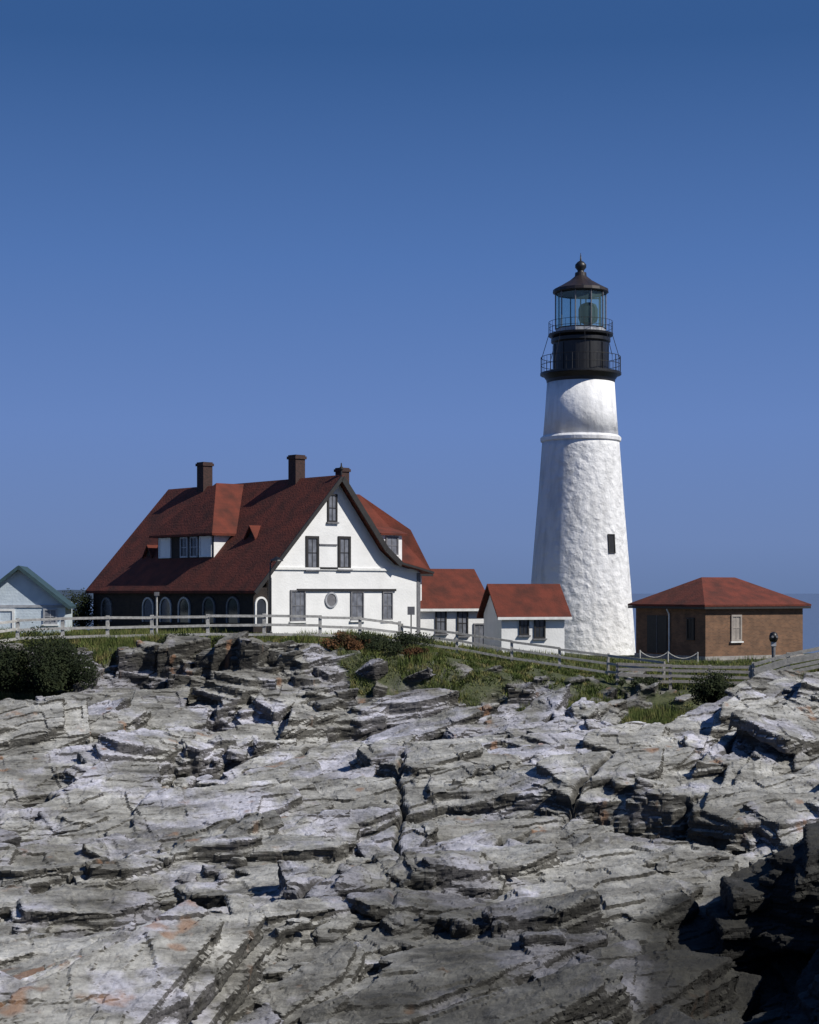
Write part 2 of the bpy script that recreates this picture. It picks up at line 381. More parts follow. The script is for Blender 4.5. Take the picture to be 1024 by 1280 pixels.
slabs(200,(.8,2.4),(.5,1.2),(.5,1.1),2,.55,tilt=.14,nseg=5,rsp=.5,step=.10,yr=(79,83.6),vmax=1.1,nbr=1.1)   # ledges breaking through the turf
vm=mkmesh('bedrock_source',np.concatenate(verts),np.concatenate(quads).tolist()+np.concatenate(tris).tolist())
src=bpy.data.objects.new('bedrock_source',vm); C.objects.link(src)
rm=src.modifiers.new('remesh','REMESH'); rm.mode='VOXEL'; rm.voxel_size=.066; rm.adaptivity=0
dg=bpy.context.evaluated_depsgraph_get(); ev=src.evaluated_get(dg); em=ev.to_mesh()
nvv=len(em.vertices); co_=np.empty(nvv*3,np.float32); em.vertices.foreach_get('co',co_); co_=co_.reshape(-1,3).astype(float)
nn=np.empty(nvv*3,np.float32); em.vertices.foreach_get('normal',nn); nn=nn.reshape(-1,3).astype(float)
nl=len(em.loops); li=np.empty(nl,np.int32); em.loops.foreach_get('vertex_index',li)
np_=len(em.polygons); ls=np.empty(np_,np.int32); em.polygons.foreach_get('loop_start',ls)
lt_=np.empty(np_,np.int32); em.polygons.foreach_get('loop_total',lt_)
ev.to_mesh_clear()
bpy.data.objects.remove(src); bpy.data.meshes.remove(vm)
q4=ls[lt_==4]; FQ=np.stack([li[q4],li[q4+1],li[q4+2],li[q4+3]],1)
zc=co_[FQ][:,:,2].max(1); FQ=FQ[zc>-11.8]
used=np.zeros(nvv,bool); used[FQ.ravel()]=True; mp_=np.cumsum(used)-1; FQ=mp_[FQ]; P=co_[used]; Nn=nn[used]
x,y,z=P[:,0],P[:,1],P[:,2]
# weathering and jointing: small bedding ledges and chips along tilted strata axes
ca_,sa_=math.cos(ANG),math.sin(ANG)
wv=.5*(vn3(x*.5,y*.5,z*.5,500)-.5)
s_=x*ca_+y*sa_+wv; t_=-x*sa_+y*ca_+wv; u_=z-.16*s_-.24*t_+wv
vg=veg(x,y)
turf=np.clip(vg,0,1)*sstep(.30,.12,z-height(x,y))     # rock standing clear of the turf stays rock
am=1-.85*turf
d=.11*(cell3(s_/1.8,t_/.7,u_/.22,510)-.5)+.045*(cell3(s_/.6+.3,t_/.32,u_/.11,520)-.5)
d=d+.09*(vn3(x*1.3,y*1.3,z*2.4,530)-.5)+.045*(vn3(x*4,y*4,z*6,540)-.5)+.022*(vn3(x*9,y*9,z*12,550)-.5)
P=P+Nn*(d*am)[:,None]
# a few open joints cutting through the beds
wob=.5*(vn(y*.5,x*.2,600)-.5)+.2*(vn(y*1.9,x*.2,601)-.5)+.12*(vn(y*6,x*.2,602)-.5)
def joint(xa,ya,xb,yb,wd,dp):
    dxx,dyy=xb-xa,yb-ya; Lg=math.hypot(dxx,dyy); tt=((x-xa)*dxx+(y-ya)*dyy)/Lg; dd=((x-xa)*dyy-(y-ya)*dxx)/Lg+wob
    P[:,2]-=dp*vn(tt*.9,tt*0,603)*np.exp(-(dd/wd)**2)*sstep(-.5,1.8,tt)*sstep(Lg+.5,Lg-1.8,tt)*am
joint(at(505,69),69,at(492,46),46,.09,.85)
joint(at(180,60),60,at(420,72),72,.09,.6); joint(at(60,50),50,at(330,58),58,.09,.6); joint(at(560,52),52,at(800,64),64,.09,.6)
joint(at(880,62),62,at(1000,74),74,.09,.6); joint(at(100,41),41,at(420,49),49,.09,.6)
tone=np.clip(.5+.42*(cell3(s_/4.0,t_/1.9,u_/.8,560)-.5)+.28*(cell3(s_/1.5,t_/.8,u_/.32,570)-.5)+.6*fbm(x*.2,y*.2,240)-.36*sstep(77,79.5,y),0,1)
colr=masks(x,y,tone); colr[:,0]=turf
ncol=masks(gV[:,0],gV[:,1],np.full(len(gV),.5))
Vall=np.concatenate([gV,P]); Fall=np.concatenate([gQ,FQ+len(gV)])
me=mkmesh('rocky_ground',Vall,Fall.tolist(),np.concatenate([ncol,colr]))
def rockmat():
    m,nt,b=newmat('fractured_grey_rock'); L=nt.links.new
    tc=N(nt,'ShaderNodeTexCoord'); v=tc.outputs['Object']
    mp=N(nt,'ShaderNodeMapping'); mp.inputs['Rotation'].default_value=(math.radians(-13),math.radians(9),math.radians(-20)); mp.inputs['Scale'].default_value=(.45,1.1,3.4); L(v,mp.inputs[0])
    n1=N(nt,'ShaderNodeTexNoise'); n1.inputs['Scale'].default_value=.8; n1.inputs['Detail'].default_value=10; n1.inputs['Roughness'].default_value=.66; L(mp.outputs[0],n1.inputs['Vector'])
    c1=ramp(nt,n1.outputs[0],[(.33,(.10,.097,.088)),(.43,(.22,.215,.20)),(.53,(.33,.325,.305)),(.66,(.48,.475,.455))])
    n2=N(nt,'ShaderNodeTexNoise'); n2.inputs['Scale'].default_value=.28; n2.inputs['Detail'].default_value=9; n2.inputs['Roughness'].default_value=.6; L(v,n2.inputs['Vector'])
    f2=ramp(nt,n2.outputs[0],[(.51,(0,0,0)),(.58,(1,1,1))])
    m2=N(nt,'ShaderNodeMixRGB'); L(f2,m2.inputs[0]); L(c1,m2.inputs[1]); 
    c2=ramp(nt,n1.outputs[0],[(.36,(.25,.25,.275)),(.56,(.50,.495,.56))]); L(c2,m2.inputs[2])
    n3=N(nt,'ShaderNodeTexNoise'); n3.inputs['Scale'].default_value=6; n3.inputs['Detail'].default_value=9; n3.inputs['Roughness'].default_value=.75; L(v,n3.inputs['Vector'])
    sp=ramp(nt,n3.outputs[0],[(.35,(.38,.375,.36)),(.49,(1,1,1)),(.70,(1.18,1.18,1.16))])
    m3=N(nt,'ShaderNodeMixRGB',blend_type='MULTIPLY'); m3.inputs[0].default_value=.75; L(m2.outputs[0],m3.inputs[1]); L(sp,m3.inputs[2])
    at_=N(nt,'ShaderNodeAttribute'); at_.attribute_name='mask'; sc=N(nt,'ShaderNodeSeparateColor'); L(at_.outputs['Color'],sc.inputs[0])
    tn=ramp(nt,at_.outputs['Alpha'],[(0,(.50,.49,.46)),(.5,(.94,.94,.93)),(1,(1.3,1.3,1.3))])
    mt=N(nt,'ShaderNodeMixRGB',blend_type='MULTIPLY'); mt.inputs[0].default_value=1; L(m3.outputs[0],mt.inputs[1]); L(tn,mt.inputs[2])
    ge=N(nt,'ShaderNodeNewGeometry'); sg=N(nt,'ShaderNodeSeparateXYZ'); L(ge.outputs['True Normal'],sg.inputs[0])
    sd=ramp(nt,sg.outputs[2],[(.3,(.25,.24,.22)),(.78,(1,1,1))])  # weathered tops paler; shade of steep faces painted into the colour
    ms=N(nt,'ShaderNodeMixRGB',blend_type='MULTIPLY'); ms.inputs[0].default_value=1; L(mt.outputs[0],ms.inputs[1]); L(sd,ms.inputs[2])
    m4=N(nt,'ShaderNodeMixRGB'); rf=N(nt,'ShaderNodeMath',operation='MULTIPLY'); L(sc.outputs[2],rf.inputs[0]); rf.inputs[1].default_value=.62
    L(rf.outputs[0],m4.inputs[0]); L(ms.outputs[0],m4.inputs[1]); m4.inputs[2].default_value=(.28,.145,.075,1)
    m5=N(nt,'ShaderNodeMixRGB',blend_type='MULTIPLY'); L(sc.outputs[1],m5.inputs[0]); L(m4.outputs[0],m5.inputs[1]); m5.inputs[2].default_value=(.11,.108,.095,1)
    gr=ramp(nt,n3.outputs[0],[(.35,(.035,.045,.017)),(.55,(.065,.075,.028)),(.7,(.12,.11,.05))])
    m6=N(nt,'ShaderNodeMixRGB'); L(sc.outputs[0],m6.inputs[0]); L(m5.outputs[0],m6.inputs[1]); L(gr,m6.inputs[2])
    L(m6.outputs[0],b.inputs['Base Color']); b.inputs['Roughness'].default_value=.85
    ad=N(nt,'ShaderNodeMath',operation='MULTIPLY_ADD'); L(n1.outputs[0],ad.inputs[0]); ad.inputs[1].default_value=2; L(n3.outputs[0],ad.inputs[2])
    bp=N(nt,'ShaderNodeBump'); bp.inputs['Strength'].default_value=.7; bp.inputs['Distance'].default_value=.10; L(ad.outputs[0],bp.inputs['Height']); L(bp.outputs[0],b.inputs['Normal'])
    return m
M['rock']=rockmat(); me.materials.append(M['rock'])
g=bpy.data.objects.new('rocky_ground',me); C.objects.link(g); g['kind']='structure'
# sea
m,nt,b=newmat('sea_water'); M['sea']=m
b.inputs['Base Color'].default_value=(.105,.15,.25,1); b.inputs['Roughness'].default_value=.5
tc=N(nt,'ShaderNodeTexCoord'); no=N(nt,'ShaderNodeTexNoise'); no.inputs['Scale'].default_value=.3; no.inputs['Detail'].default_value=6; nt.links.new(tc.outputs['Object'],no.inputs['Vector'])
bp=N(nt,'ShaderNodeBump'); bp.inputs['Strength'].default_value=.6; bp.inputs['Distance'].default_value=.5; nt.links.new(no.outputs[0],bp.inputs['Height']); nt.links.new(bp.outputs[0],b.inputs['Normal'])
o=MB().add([(-12000,-2000,-9.9),(12000,-2000,-9.9),(12000,14000,-9.9),(-12000,14000,-9.9)],[(0,1,2,3)]).build('sea','sea'); o['kind']='structure'
mb=MB(); n=60; vs=[];fs=[]
for i in range(n+1):
    x=-900+i*14; h=4+7*math.sin(math.pi*i/n)**.5*(.7+.3*random.random()) if i<n else -8
    vs+=[(x,2300,-9.9),(x,2320,h-3),(x,2700,-9.9)]
for i in range(n):
    for j in range(2): fs.append((i*3+j,i*3+3+j,i*3+4+j,i*3+1+j))
o=mb.add(vs,fs).build('distant_headland','land'); o['kind']='structure'
# ---------------------------------------------------------------- lighthouse
LY=114.0; LPX=726
lt=thing('lighthouse','tall white stone lighthouse with black gallery and glass lantern','lighthouse',(at(LPX,LY),LY,0))
def tz(y): return zz(y,LY)
s=LY/F
mb=MB(); prof=[(71*s,tz(850))]
for y,h in((822,68.5),(790,66.5),(735,62.5),(680,58),(620,53),(560,48.6),(553,48)): prof.append((h*s,tz(y)))
mb.lathe(prof,72).build('lower_tower','tower',lt,True)
MB().lathe([(48*s,tz(553.2)),(50*s,tz(552)),(50.5*s,tz(548)),(48.5*s,tz(546)),(46*s,tz(544.5))],72).build('belt_course','towerup',lt)
MB().lathe([(46.8*s,tz(545)),(44.5*s,tz(515)),(42*s,tz(478))],72).build('upper_tower','towerup',lt,True)
MB().lathe([(42.3*s,tz(479)),(43*s,tz(475)),(47*s,tz(469.5)),(50.5*s,tz(469)),(50.5*s,tz(466.5)),(34*s,tz(466.3))],72).build('lower_gallery','black',lt)
def railing(parent,r,z0,h,n,nr,pr=.03):
    mb=MB()
    for i in range(n):
        a=2*math.pi*i/n; x,y=r*math.cos(a),r*math.sin(a); mb.tube((x,y,z0),(x,y,z0+h),pr if i%4==0 else pr*.5,n=5)
    for k in range(nr): mb.torus(r,z0+h*(k+1)/nr,pr*.75,48,5)
    return mb.build('railing','black',parent)
railing(lt,49.5*s,tz(466.5),1.1,40,2,.03)
dr=MB().lathe([(34.5*s,tz(466.4)),(34.5*s,tz(430)),(37*s,tz(428)),(37*s,tz(424)),(34*s,tz(422))],48).build('watch_room','black',lt)
for i in range(12):
    a=2*math.pi*(i+.5)/12; MB().box(34.4*s-.02,34.4*s+.05,-.05,.05,tz(464),tz(431),Matrix.Rotation(a,4,'Z')).build('rib','black',dr)
MB().lathe([(34*s,tz(422.2)),(40*s,tz(420.5)),(40.5*s,tz(418)),(32*s,tz(417.7))],48).build('upper_gallery','black',lt)
railing(lt,39.8*s,tz(418),.85,32,2,.022)
for i in range(8):
    a=math.pi*2*(i+.02)/8
    MB().tube((49*s*math.cos(a),49*s*math.sin(a),tz(449)),(40*s*math.cos(a),40*s*math.sin(a),tz(419)),.022,n=6).build('brace','black',lt)
lr=31.5*s; NL=10
MB().lathe([(lr,tz(417.8)),(lr,tz(412)),(lr-.08,tz(411.5))],NL).build('lantern_base','palepane',lt)
z0,z1=tz(412),tz(367)
mb=MB()
for i in range(NL):
    a0=2*math.pi*i/NL;a1=2*math.pi*(i+1)/NL
    p=[((lr-.05)*math.cos(a0),(lr-.05)*math.sin(a0)),((lr-.05)*math.cos(a1),(lr-.05)*math.sin(a1))]
    mb.add([(p[0][0],p[0][1],z0),(p[1][0],p[1][1],z0),(p[1][0],p[1][1],z1),(p[0][0],p[0][1],z1)],[(0,1,2,3)])
mb.build('lantern_glass','lglass',lt)
for i in range(NL):
    a=2*math.pi*i/NL; x,y=lr*math.cos(a),lr*math.sin(a); MB().tube((x,y,z0),(x,y,z1),.045,n=6).build('mullion','greytrim',lt)
for zc in (z0+.03,z1-.04): MB().torus(lr,zc,.035,NL,5).build('glazing_bar','black',lt)
MB().lathe([(.3,z0-.2),(.3,z0+.35),(.6,z0+.5),(.68,z0+.75),(.68,z0+1.4),(.55,z0+1.7),(.2,z0+1.85)],20,Matrix.Translation((.5,-.2,0))).build('lamp_lens','lens',lt,True)
MB().box(-.15,1.3,-1.03,-1.0,z0+1.95,z0+2.03).box(-.15,-.07,-1.03,-.97,z0,z0+2.1).box(1.22,1.3,-1.03,-.97,z0,z0+2.1).build('lamp_frame','black',lt)
mb=MB().lathe([(32*s,tz(367.2)),(35*s,tz(366)),(34.5*s,tz(362.5)),(25*s,tz(357.5)),(14*s,tz(351)),(7.5*s,tz(345.5)),(7*s,tz(341))],20); rf=mb.build('lantern_roof',mat('rusty_black_roof',(.03,.018,.016),(.012,.010,.010),.5,3),lt)
MB().lathe([(6.9*s,tz(341)),(4*s,tz(340)),(4.2*s,tz(338)),(7*s,tz(334.5)),(7*s,tz(331)),(4*s,tz(327.5)),(1.2*s,tz(326)),(.6*s,tz(319)),(.2*s,tz(316))],20).build('finial','black',rf,True)
def towerwin(px,py,w,h,rad):
    k=(px-LPX)/rad; a=math.asin(k); r=rad*s
    z=tz(py)
    mx=Matrix.Rotation(a,4,'Z')@Matrix.Translation((0,-r-.09,z))@Matrix.Rotation(math.radians(-4.3),4,'X')
    f=MB(); 
    f.box(-w/2-.06,-w/2,-.02,.3,-h/2,h/2,mx);f.box(w/2,w/2+.06,-.02,.3,-h/2,h/2,mx)
    f.box(-w/2-.06,w/2+.06,-.03,.3,h/2,h/2+.06,mx);f.box(-w/2-.06,w/2+.06,-.03,.3,-h/2-.06,-h/2,mx)
    fo=f.build('window','darktrim',lt)
    MB().box(-w/2,w/2,.02,.2,-h/2,h/2,mx).build('pane','black',fo)
towerwin(758,681,.46,1.2,57.5)
# ---------------------------------------------------------------- keeper's house
TH=math.radians(42); OX,OY=at(335,92),92.0
hs=thing('keepers_house','large white gabled house with dark red roof and brick chimneys','house',(OX,OY,0),TH)
def gu(px,ox=OX,oy=OY,th=TH): k=kx(px); return (k*oy-ox)/(math.cos(th)-k*math.sin(th))
def gv(px,ox=OX,oy=OY,th=TH,u=0):
    ox=ox+u*math.cos(th);oy=oy+u*math.sin(th); k=kx(px); return (ox-k*oy)/(math.sin(th)+k*math.cos(th))
def gz(py,u,oy=OY,th=TH,v=0): return zz(py,oy+math.sin(th)*u+math.cos(th)*v)
AU=4.98;AZ=10.85; W=11.65; LV=17.3
def lz(u): return AZ-1.07*(AU-u)
RP=[(AU,AZ),(8.4,6.75),(9.6,5.85),(12.25,5.28)]
gab=[(0,.6),(W,.6),(W,5.22),(9.6,5.66),(8.4,6.5),(AU,AZ-.22),(0,lz(0)-.2)]
MB().slab([(u,0,z) for u,z in gab],LV,(0,1,0)).build('wall','white',hs)
roof=MB()
roof.slab([(AU,-.6,AZ),(-1.35,-.6,lz(-1.35)),(-1.35,LV+.3,lz(-1.35)),(AU,LV+.3,AZ)],.16)
for (a,b_) in zip(RP[:-1],RP[1:]):
    roof.slab([(a[0],-.6,a[1]),(b_[0],-.6,b_[1]),(b_[0],LV+.3,b_[1]),(a[0],LV+.3,a[1])],.16)
rf=roof.build('roof','roof',hs)
bb=MB(); 
for (a,b_) in list(zip(RP[:-1],RP[1:]))[:2]: bb.bar((a[0],-.63,a[1]-.19),(b_[0],-.63,b_[1]-.19),.07,.34)
bb.build('bargeboard','darktrim',rf)
MB().bar((9.62,-.63,5.74),(12.25,-.63,5.18),.06,.12).build('eave_board','darktrim',rf)
MB().bar((AU,-.63,AZ-.14),(-1.35,-.63,lz(-1.35)-.14),.07,.22).build('bargeboard','darktrim',rf)
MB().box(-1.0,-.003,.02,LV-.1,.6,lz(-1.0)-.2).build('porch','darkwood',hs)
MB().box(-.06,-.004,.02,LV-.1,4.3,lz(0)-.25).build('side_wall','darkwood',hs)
def arch(parent,cu,cv,cz,r,leg,ang,fm='trimwhite'):
    mx=Matrix.Translation((cu,cv,cz))@Matrix.Rotation(ang,4,'Z')
    mb=MB();n=12;t=.11
    pts=[(r*math.cos(math.pi*i/n),r*math.sin(math.pi*i/n)) for i in range(n+1)]
    pts=[(r,-leg)]+pts+[(-r,-leg)]
    for i in range(len(pts)-1):
        (x0,z0),(x1,z1)=pts[i],pts[i+1]
        k=(r-t)/r
        q=[(x0,z0),(x1,z1),(x1*k,z1*k if z1>=0 and i<len(pts)-2 else z1),(x0*k,z0*k if i>0 and z0>=0 else z0)]
        vs=[(a,-.09,b) for a,b in q]+[(a,.0,b) for a,b in q]
        mb.add([tuple(mx@Vector(v)) for v in vs],[(0,1,2,3),(7,6,5,4),(0,4,5,1),(1,5,6,2),(2,6,7,3),(3,7,4,0)])
    o=mb.build('arched_window',fm,parent)
    k=r-t
    pp=[(k*math.cos(math.pi*i/n),k*math.sin(math.pi*i/n)) for i in range(n+1)]+[(-k,-leg),(k,-leg)]
    MB().add([tuple(mx@Vector((a,-.03,b))) for a,b in pp],[tuple(range(len(pp)-1,-1,-1))]).build('pane','glassdark',o)
    return o
for px in (134,186,208,231,262,292):
    v=gv(px,u=-1.0); arch(hs,-1.0,v,zz(759,OY-1.0*math.sin(TH)+v*math.cos(TH)),.62,.9,math.radians(-90),'palepane' if px in(186,208,231) else 'greytrim')
arch(hs,-.5,.02,3.3,.44,1.2,0)
def gbox(x0,x1,y0,y1,m,name,d=.06):
    u0,u1=gu(x0),gu(x1); um=(u0+u1)/2
    return MB().box(u0,u1,-d,-.002,gz(y1,um),gz(y0,um)).build(name,m,hs)
gbox(336,525,710,713,'trimwhite','belt_board',.10)
gbox(371,494,736,739,'darktrim','beam',.12)
gbox(335,339,722,795,'darktrim','corner_board',.05)
gbox(521,525,716,795,'greytrim','corner_board',.05)
def gwin(px,py,w,h,**k):
    u=gu(px); return window(hs,(u,0,gz(py,u)),w,h,0,**k)
gwin(415,635,.72,1.65,fm='darktrim',gm='curtain')
gwin(390,691,.95,1.95,fm='darktrim',gm='curtain',fw=.15)
gwin(430,691,.95,1.95,fm='darktrim',gm='curtain',fw=.15)
gbox(399,421,680,682,'greytrim','trim_board')
gbox(399,421,709,711.5,'darktrim','trim_board',.12)
gwin(372,757,1.1,1.8,fm='greytrim',gm='curtain',fw=.09,nx=2)
gwin(446,757,1.0,1.75,fm='greytrim',gm='curtain',fw=.09)
gwin(484,757,.8,1.7,fm='greytrim',gm='curtain',fw=.08)
u=gu(413.5); rz_=gz(750,u)
mx=Matrix.Translation((u,0,rz_))@Matrix.Rotation(math.radians(90),4,'X')
rw=MB().lathe([(.46,0),(.46,.09),(.36,.09),(.36,.03)],28,mx).build('round_window','palepane',hs)
MB().lathe([(.35,0),(.35,.05)],28,mx).build('pane','greytrim',rw)
def chim(u,v,w,ztop,zb):
    MB().box(u-w/2,u+w/2,v-w/2,v+w/2,zb,ztop-.25).box(u-w/2-.07,u+w/2+.07,v-w/2-.07,v+w/2+.07,ztop-.25,ztop-.08).box(u-w/2-.01,u+w/2+.01,v-w/2-.01,v+w/2+.01,ztop-.08,ztop).build('chimney','chim',rf)
v=gv(256,u=AU); chim(AU,v,.72,zz(578,OY+AU*.669+v*.743),10)
v=gv(371,u=AU); chim(AU,v,.72,zz(569,OY+AU*.669+v*.743),10)
v=4.5; k=kx(428); u=(k*(OY+v*.743)-(OX-v*.669))/(.743-k*.669); chim(u,v,.62,zz(585,OY+u*.669+v*.743),8)
MB().lathe([(.05,AZ-.1),(.05,AZ+.25),(.12,AZ+.32),(.12,AZ+.42),(.05,AZ+.5),(.03,AZ+.7)],10,Matrix.Translation((AU,-.5,0))).build('ridge_finial','darktrim',rf)
d0,d1=6.0,12.0; du=.5; de=7.55; dm=9.0
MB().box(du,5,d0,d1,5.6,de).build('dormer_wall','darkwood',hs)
MB().add([(du-.003,d0-.012,lz(du)),(du-.003,d0-.012,de),(3.0,d0-.012,de),(2.0,d0-.012,lz(2.0))],[(3,2,1,0)]).build('dormer_side','white',hs)
A=(du-.4,d0-.4,de-.05);B=(du-.4,d1+.4,de-.05);R1=(2.8,dm,10.75);R2=(5.2,dm,10.75);Dd=(5.2,d0-.4,de-.05);E=(5.2,d1+.4,de-.05)
MB().slab([A,R1,B],.14).slab([A,Dd,R2,R1],.14).slab([B,R1,R2,E],.14).build('dormer_roof','roof',rf)
for px,w,gm in ((207,1.3,'white'),(231,.8,'glassdark'),(243.5,.8,'glassdark'),(258,1.25,'white')):
    v=gv(px,u=du)
    if gm=='white': window(hs,(du,v,6.72),w,1.25,math.radians(-90),fm='trimwhite',gm=gm,fw=.08,nx=0,nz=0,sill=False,name='shutter_panel')
    else: window(hs,(du,v,6.72),w,1.25,math.radians(-90),fm='palepane',gm=gm,fw=.09,sill=False)
for px,py in ((187,683),(315,672)):
    uu=1.6 if px>200 else .7; v=gv(px,u=uu)
    zz0=lz(uu)
    MB().slab([(uu,v-.4,zz0),(uu,v+.4,zz0),(uu,v,zz0+.6)],1.0,(1,0,0)).build('vent_dormer','darkwood',rf)
    MB().slab([(uu-.2,v-.55,zz0-.05),(uu-.2,v,zz0+.7),(uu+1.2,v,zz0+.7),(uu+1.2,v-.55,zz0-.05)],.1).slab([(uu-.2,v+.55,zz0-.05),(uu+1.2,v+.55,zz0-.05),(uu+1.2,v,zz0+.7),(uu-.2,v,zz0+.7)],.1).build('dormer_roof','roof',rf)
MB().box(9,12.9,1.2,6.5,.5,5.1).build('wing_wall','white',hs)
P1=(12.7,2.0,7.9);P2=(12.7,5.6,7.9)
MB().slab([(5,3.8,10.1),(10,3.8,10.1),P1,(13.4,.8,5.25),(5,.8,5.25)],.15).slab([(10,3.8,10.1),P2,P1],.15).slab([P1,P2,(13.4,6.8,5.25),(13.4,.8,5.25)],.15).slab([(5,3.8,10.1),(5,6.8,5.25),(13.4,6.8,5.25),P2,(10,3.8,10.1)],.15).build('wing_roof','roof',rf)
MB().bar((12.2,.72,5.1),(13.4,.72,5.1),.08,.22).build('eave_board','darktrim',rf)
u0=10.35
dw=MB().box(u0-.85,u0+.85,1.15,3.2,5.8,7.65).build('small_dormer','white',hs)
window(hs,(u0,1.15,6.85),1.0,1.15,0,fm='greytrim',gm='curtain',fw=.09)
MB().slab([(u0-1.1,.9,7.6),(u0+1.1,.9,7.6),(u0+1.1,3.4,8.3),(u0-1.1,3.4,8.3)],.12).build('dormer_roof','roof',rf)
# ---------------------------------------------------------------- link buildings
def gabled(name,label,px,Yc,deg,Wd,D,zb,ze,zr,wall,roofm='roof',ov=.35):
    th=math.radians(deg); t=thing(name,label,'building',(at(px,Yc),Yc,0),th)
    m=D/2
    mb=MB().box(0,Wd,0,D,zb,ze-.08)
    mb.slab([(0,0,ze-.08),(0,D,ze-.08),(0,m,zr-.2)],Wd,(1,0,0))
    mb.build('wall',wall,t)
    sl=(zr-ze)/m; e=ze-sl*ov*.7
    MB().slab([(-ov,-ov,e),(Wd+ov,-ov,e),(Wd+ov,m,zr),(-ov,m,zr)],.13).slab([(-ov,D+ov,e),(-ov,m,zr),(Wd+ov,m,zr),(Wd+ov,D+ov,e)],.13).build('roof',roofm,t)
    MB().box(-ov,Wd+ov,-ov-.04,-ov-.003,e-.16,e+.0).build('fascia_board','trimwhite',t)
    return t,th
A1,th=gabled('connecting_building','white low building with red roof joined to the large house',518,101,20,4.9,6,-.3,3.15,5.5,'white')
ox,oy=at(518,101),101
for px,py,w,h in((551,777,.75,1.5),(578,779,.75,1.6)):
    u=gu(px,ox,oy,th); window(A1,(u,0,gz(py,u,oy,th)),w,h,0,fm='darktrim',gm='curtain')
u=gu(599,ox,oy,th); dd=window(A1,(u,0,gz(796,u,oy,th)),.8,1.7,0,fm='greytrim',gm='curtain',name='door',sill=False)
B1,th=gabled('small_outbuilding','small white building with red roof beside the lighthouse base',627,97,15,4.0,3.5,-.5,2.75,4.5,'white')
ox,oy=at(627,97),97
for px,py,w,h in((655,782,.62,1.15),(674.5,784,.72,1.35)):
    u=gu(px,ox,oy,th); window(B1,(u,0,gz(py,u,oy,th)),w,h,0,fm='darktrim',gm='glassdark')
# brick building
th=math.radians(30); ox,oy=at(882,100),100
bk=thing('brick_building','low square brown brick building with hipped red roof','building',(ox,oy,0),th)
BW,BL=8.04,6.9
MB().box(0,BW,0,BL,.02,3.2).build('wall','brick',bk)
MB().box(-.07,BW+.07,-.07,BL+.07,-1,.02).build('foundation','stone',bk)
e=3.22;o_=.38;r0,r1=2.6,5.4
a=(-o_,-o_,e);b2=(BW+o_,-o_,e);c2=(BW+o_,BL+o_,e);d2=(-o_,BL+o_,e);q1=(r0,BL/2,4.95);q2=(r1,BL/2,4.95)
br=MB().slab([a,b2,q2,q1],.12).slab([b2,c2,q2],.12).slab([c2,d2,q1,q2],.12).slab([d2,a,q1],.12).build('roof','roof',bk)
MB().box(-o_+.02,BW+o_-.02,-o_+.02,-.0+BL+o_,2.95,3.09).build('soffit','darktrim',bk)
u=gu(920,ox,oy,th); window(bk,(u,0,gz(785,u,oy,th)),.85,1.65,0,fm='tanpane',gm='tanpane',fw=.12)
v=gv(822,ox,oy,th); 
dd=MB().box(-.06,-.002,v-1.0,v+1.0,.1,2.5).build('double_door','darktrim',bk)
MB().box(-.08,-.061,v-.02,v+.02,.1,2.5).build('door_seam','greytrim',dd)
v=gv(838,ox,oy,th); MB().tube((-.1,v,0),(-.1,v,2.6),.05).tube((-.1,v,2.6),(-.3,v,2.93),.05).build('drainpipe','trimwhite',bk)
v=gv(864,ox,oy,th); window(bk,(0,v,1.7),.7,1.4,math.radians(-90),fm='darktrim',gm='darktrim',sill=False)
# ---------------------------------------------------------------- left cottage
th=math.radians(8); Yc=93
ct=thing('cottage','small pale blue gabled cottage with teal roof at the left edge','cottage',(at(24,Yc),Yc,0),th)
hw=2.6; ez=zz(754,Yc); az=zz(708,Yc)
MB().slab([(-hw,0,.6),(hw,0,.6),(hw,0,ez),(0,0,az-.15),(-hw,0,ez)],6,(0,1,0)).build('wall','blueclap',ct)
sl=(az-ez)/hw
rr=MB().slab([(0,-.4,az+.05),(hw+.3,-.4,az+.05-sl*(hw+.3)),(hw+.3,5.0,az+.05-sl*(hw+.3)),(0,5.0,az+.05)],.14).slab([(0,-.4,az+.05),(0,5.0,az+.05),(-hw-.3,5.0,az+.05-sl*(hw+.3)),(-hw-.3,-.4,az+.05-sl*(hw+.3))],.14).build('roof','teal',ct)
MB().bar((0,-.44,az-.05),(hw+.3,-.44,az-.05-sl*(hw+.3)),.06,.18).bar((0,-.44,az-.05),(-hw-.3,-.44,az-.05-sl*(hw+.3)),.06,.18).build('bargeboard','teal',rr)
window(ct,(-.75,0,2.3),1.0,1.5,0,fm='trimwhite',gm='blueclap',fw=.14,nx=0,name='door',sill=False)
window(ct,(1.75,0,2.6),.8,.9,0,fm='palepane',gm='curtain',fw=.1)
MB().box(-hw,hw,-.06,-.002,ez-.25,ez-.1).build('belt_board','palepane',ct)
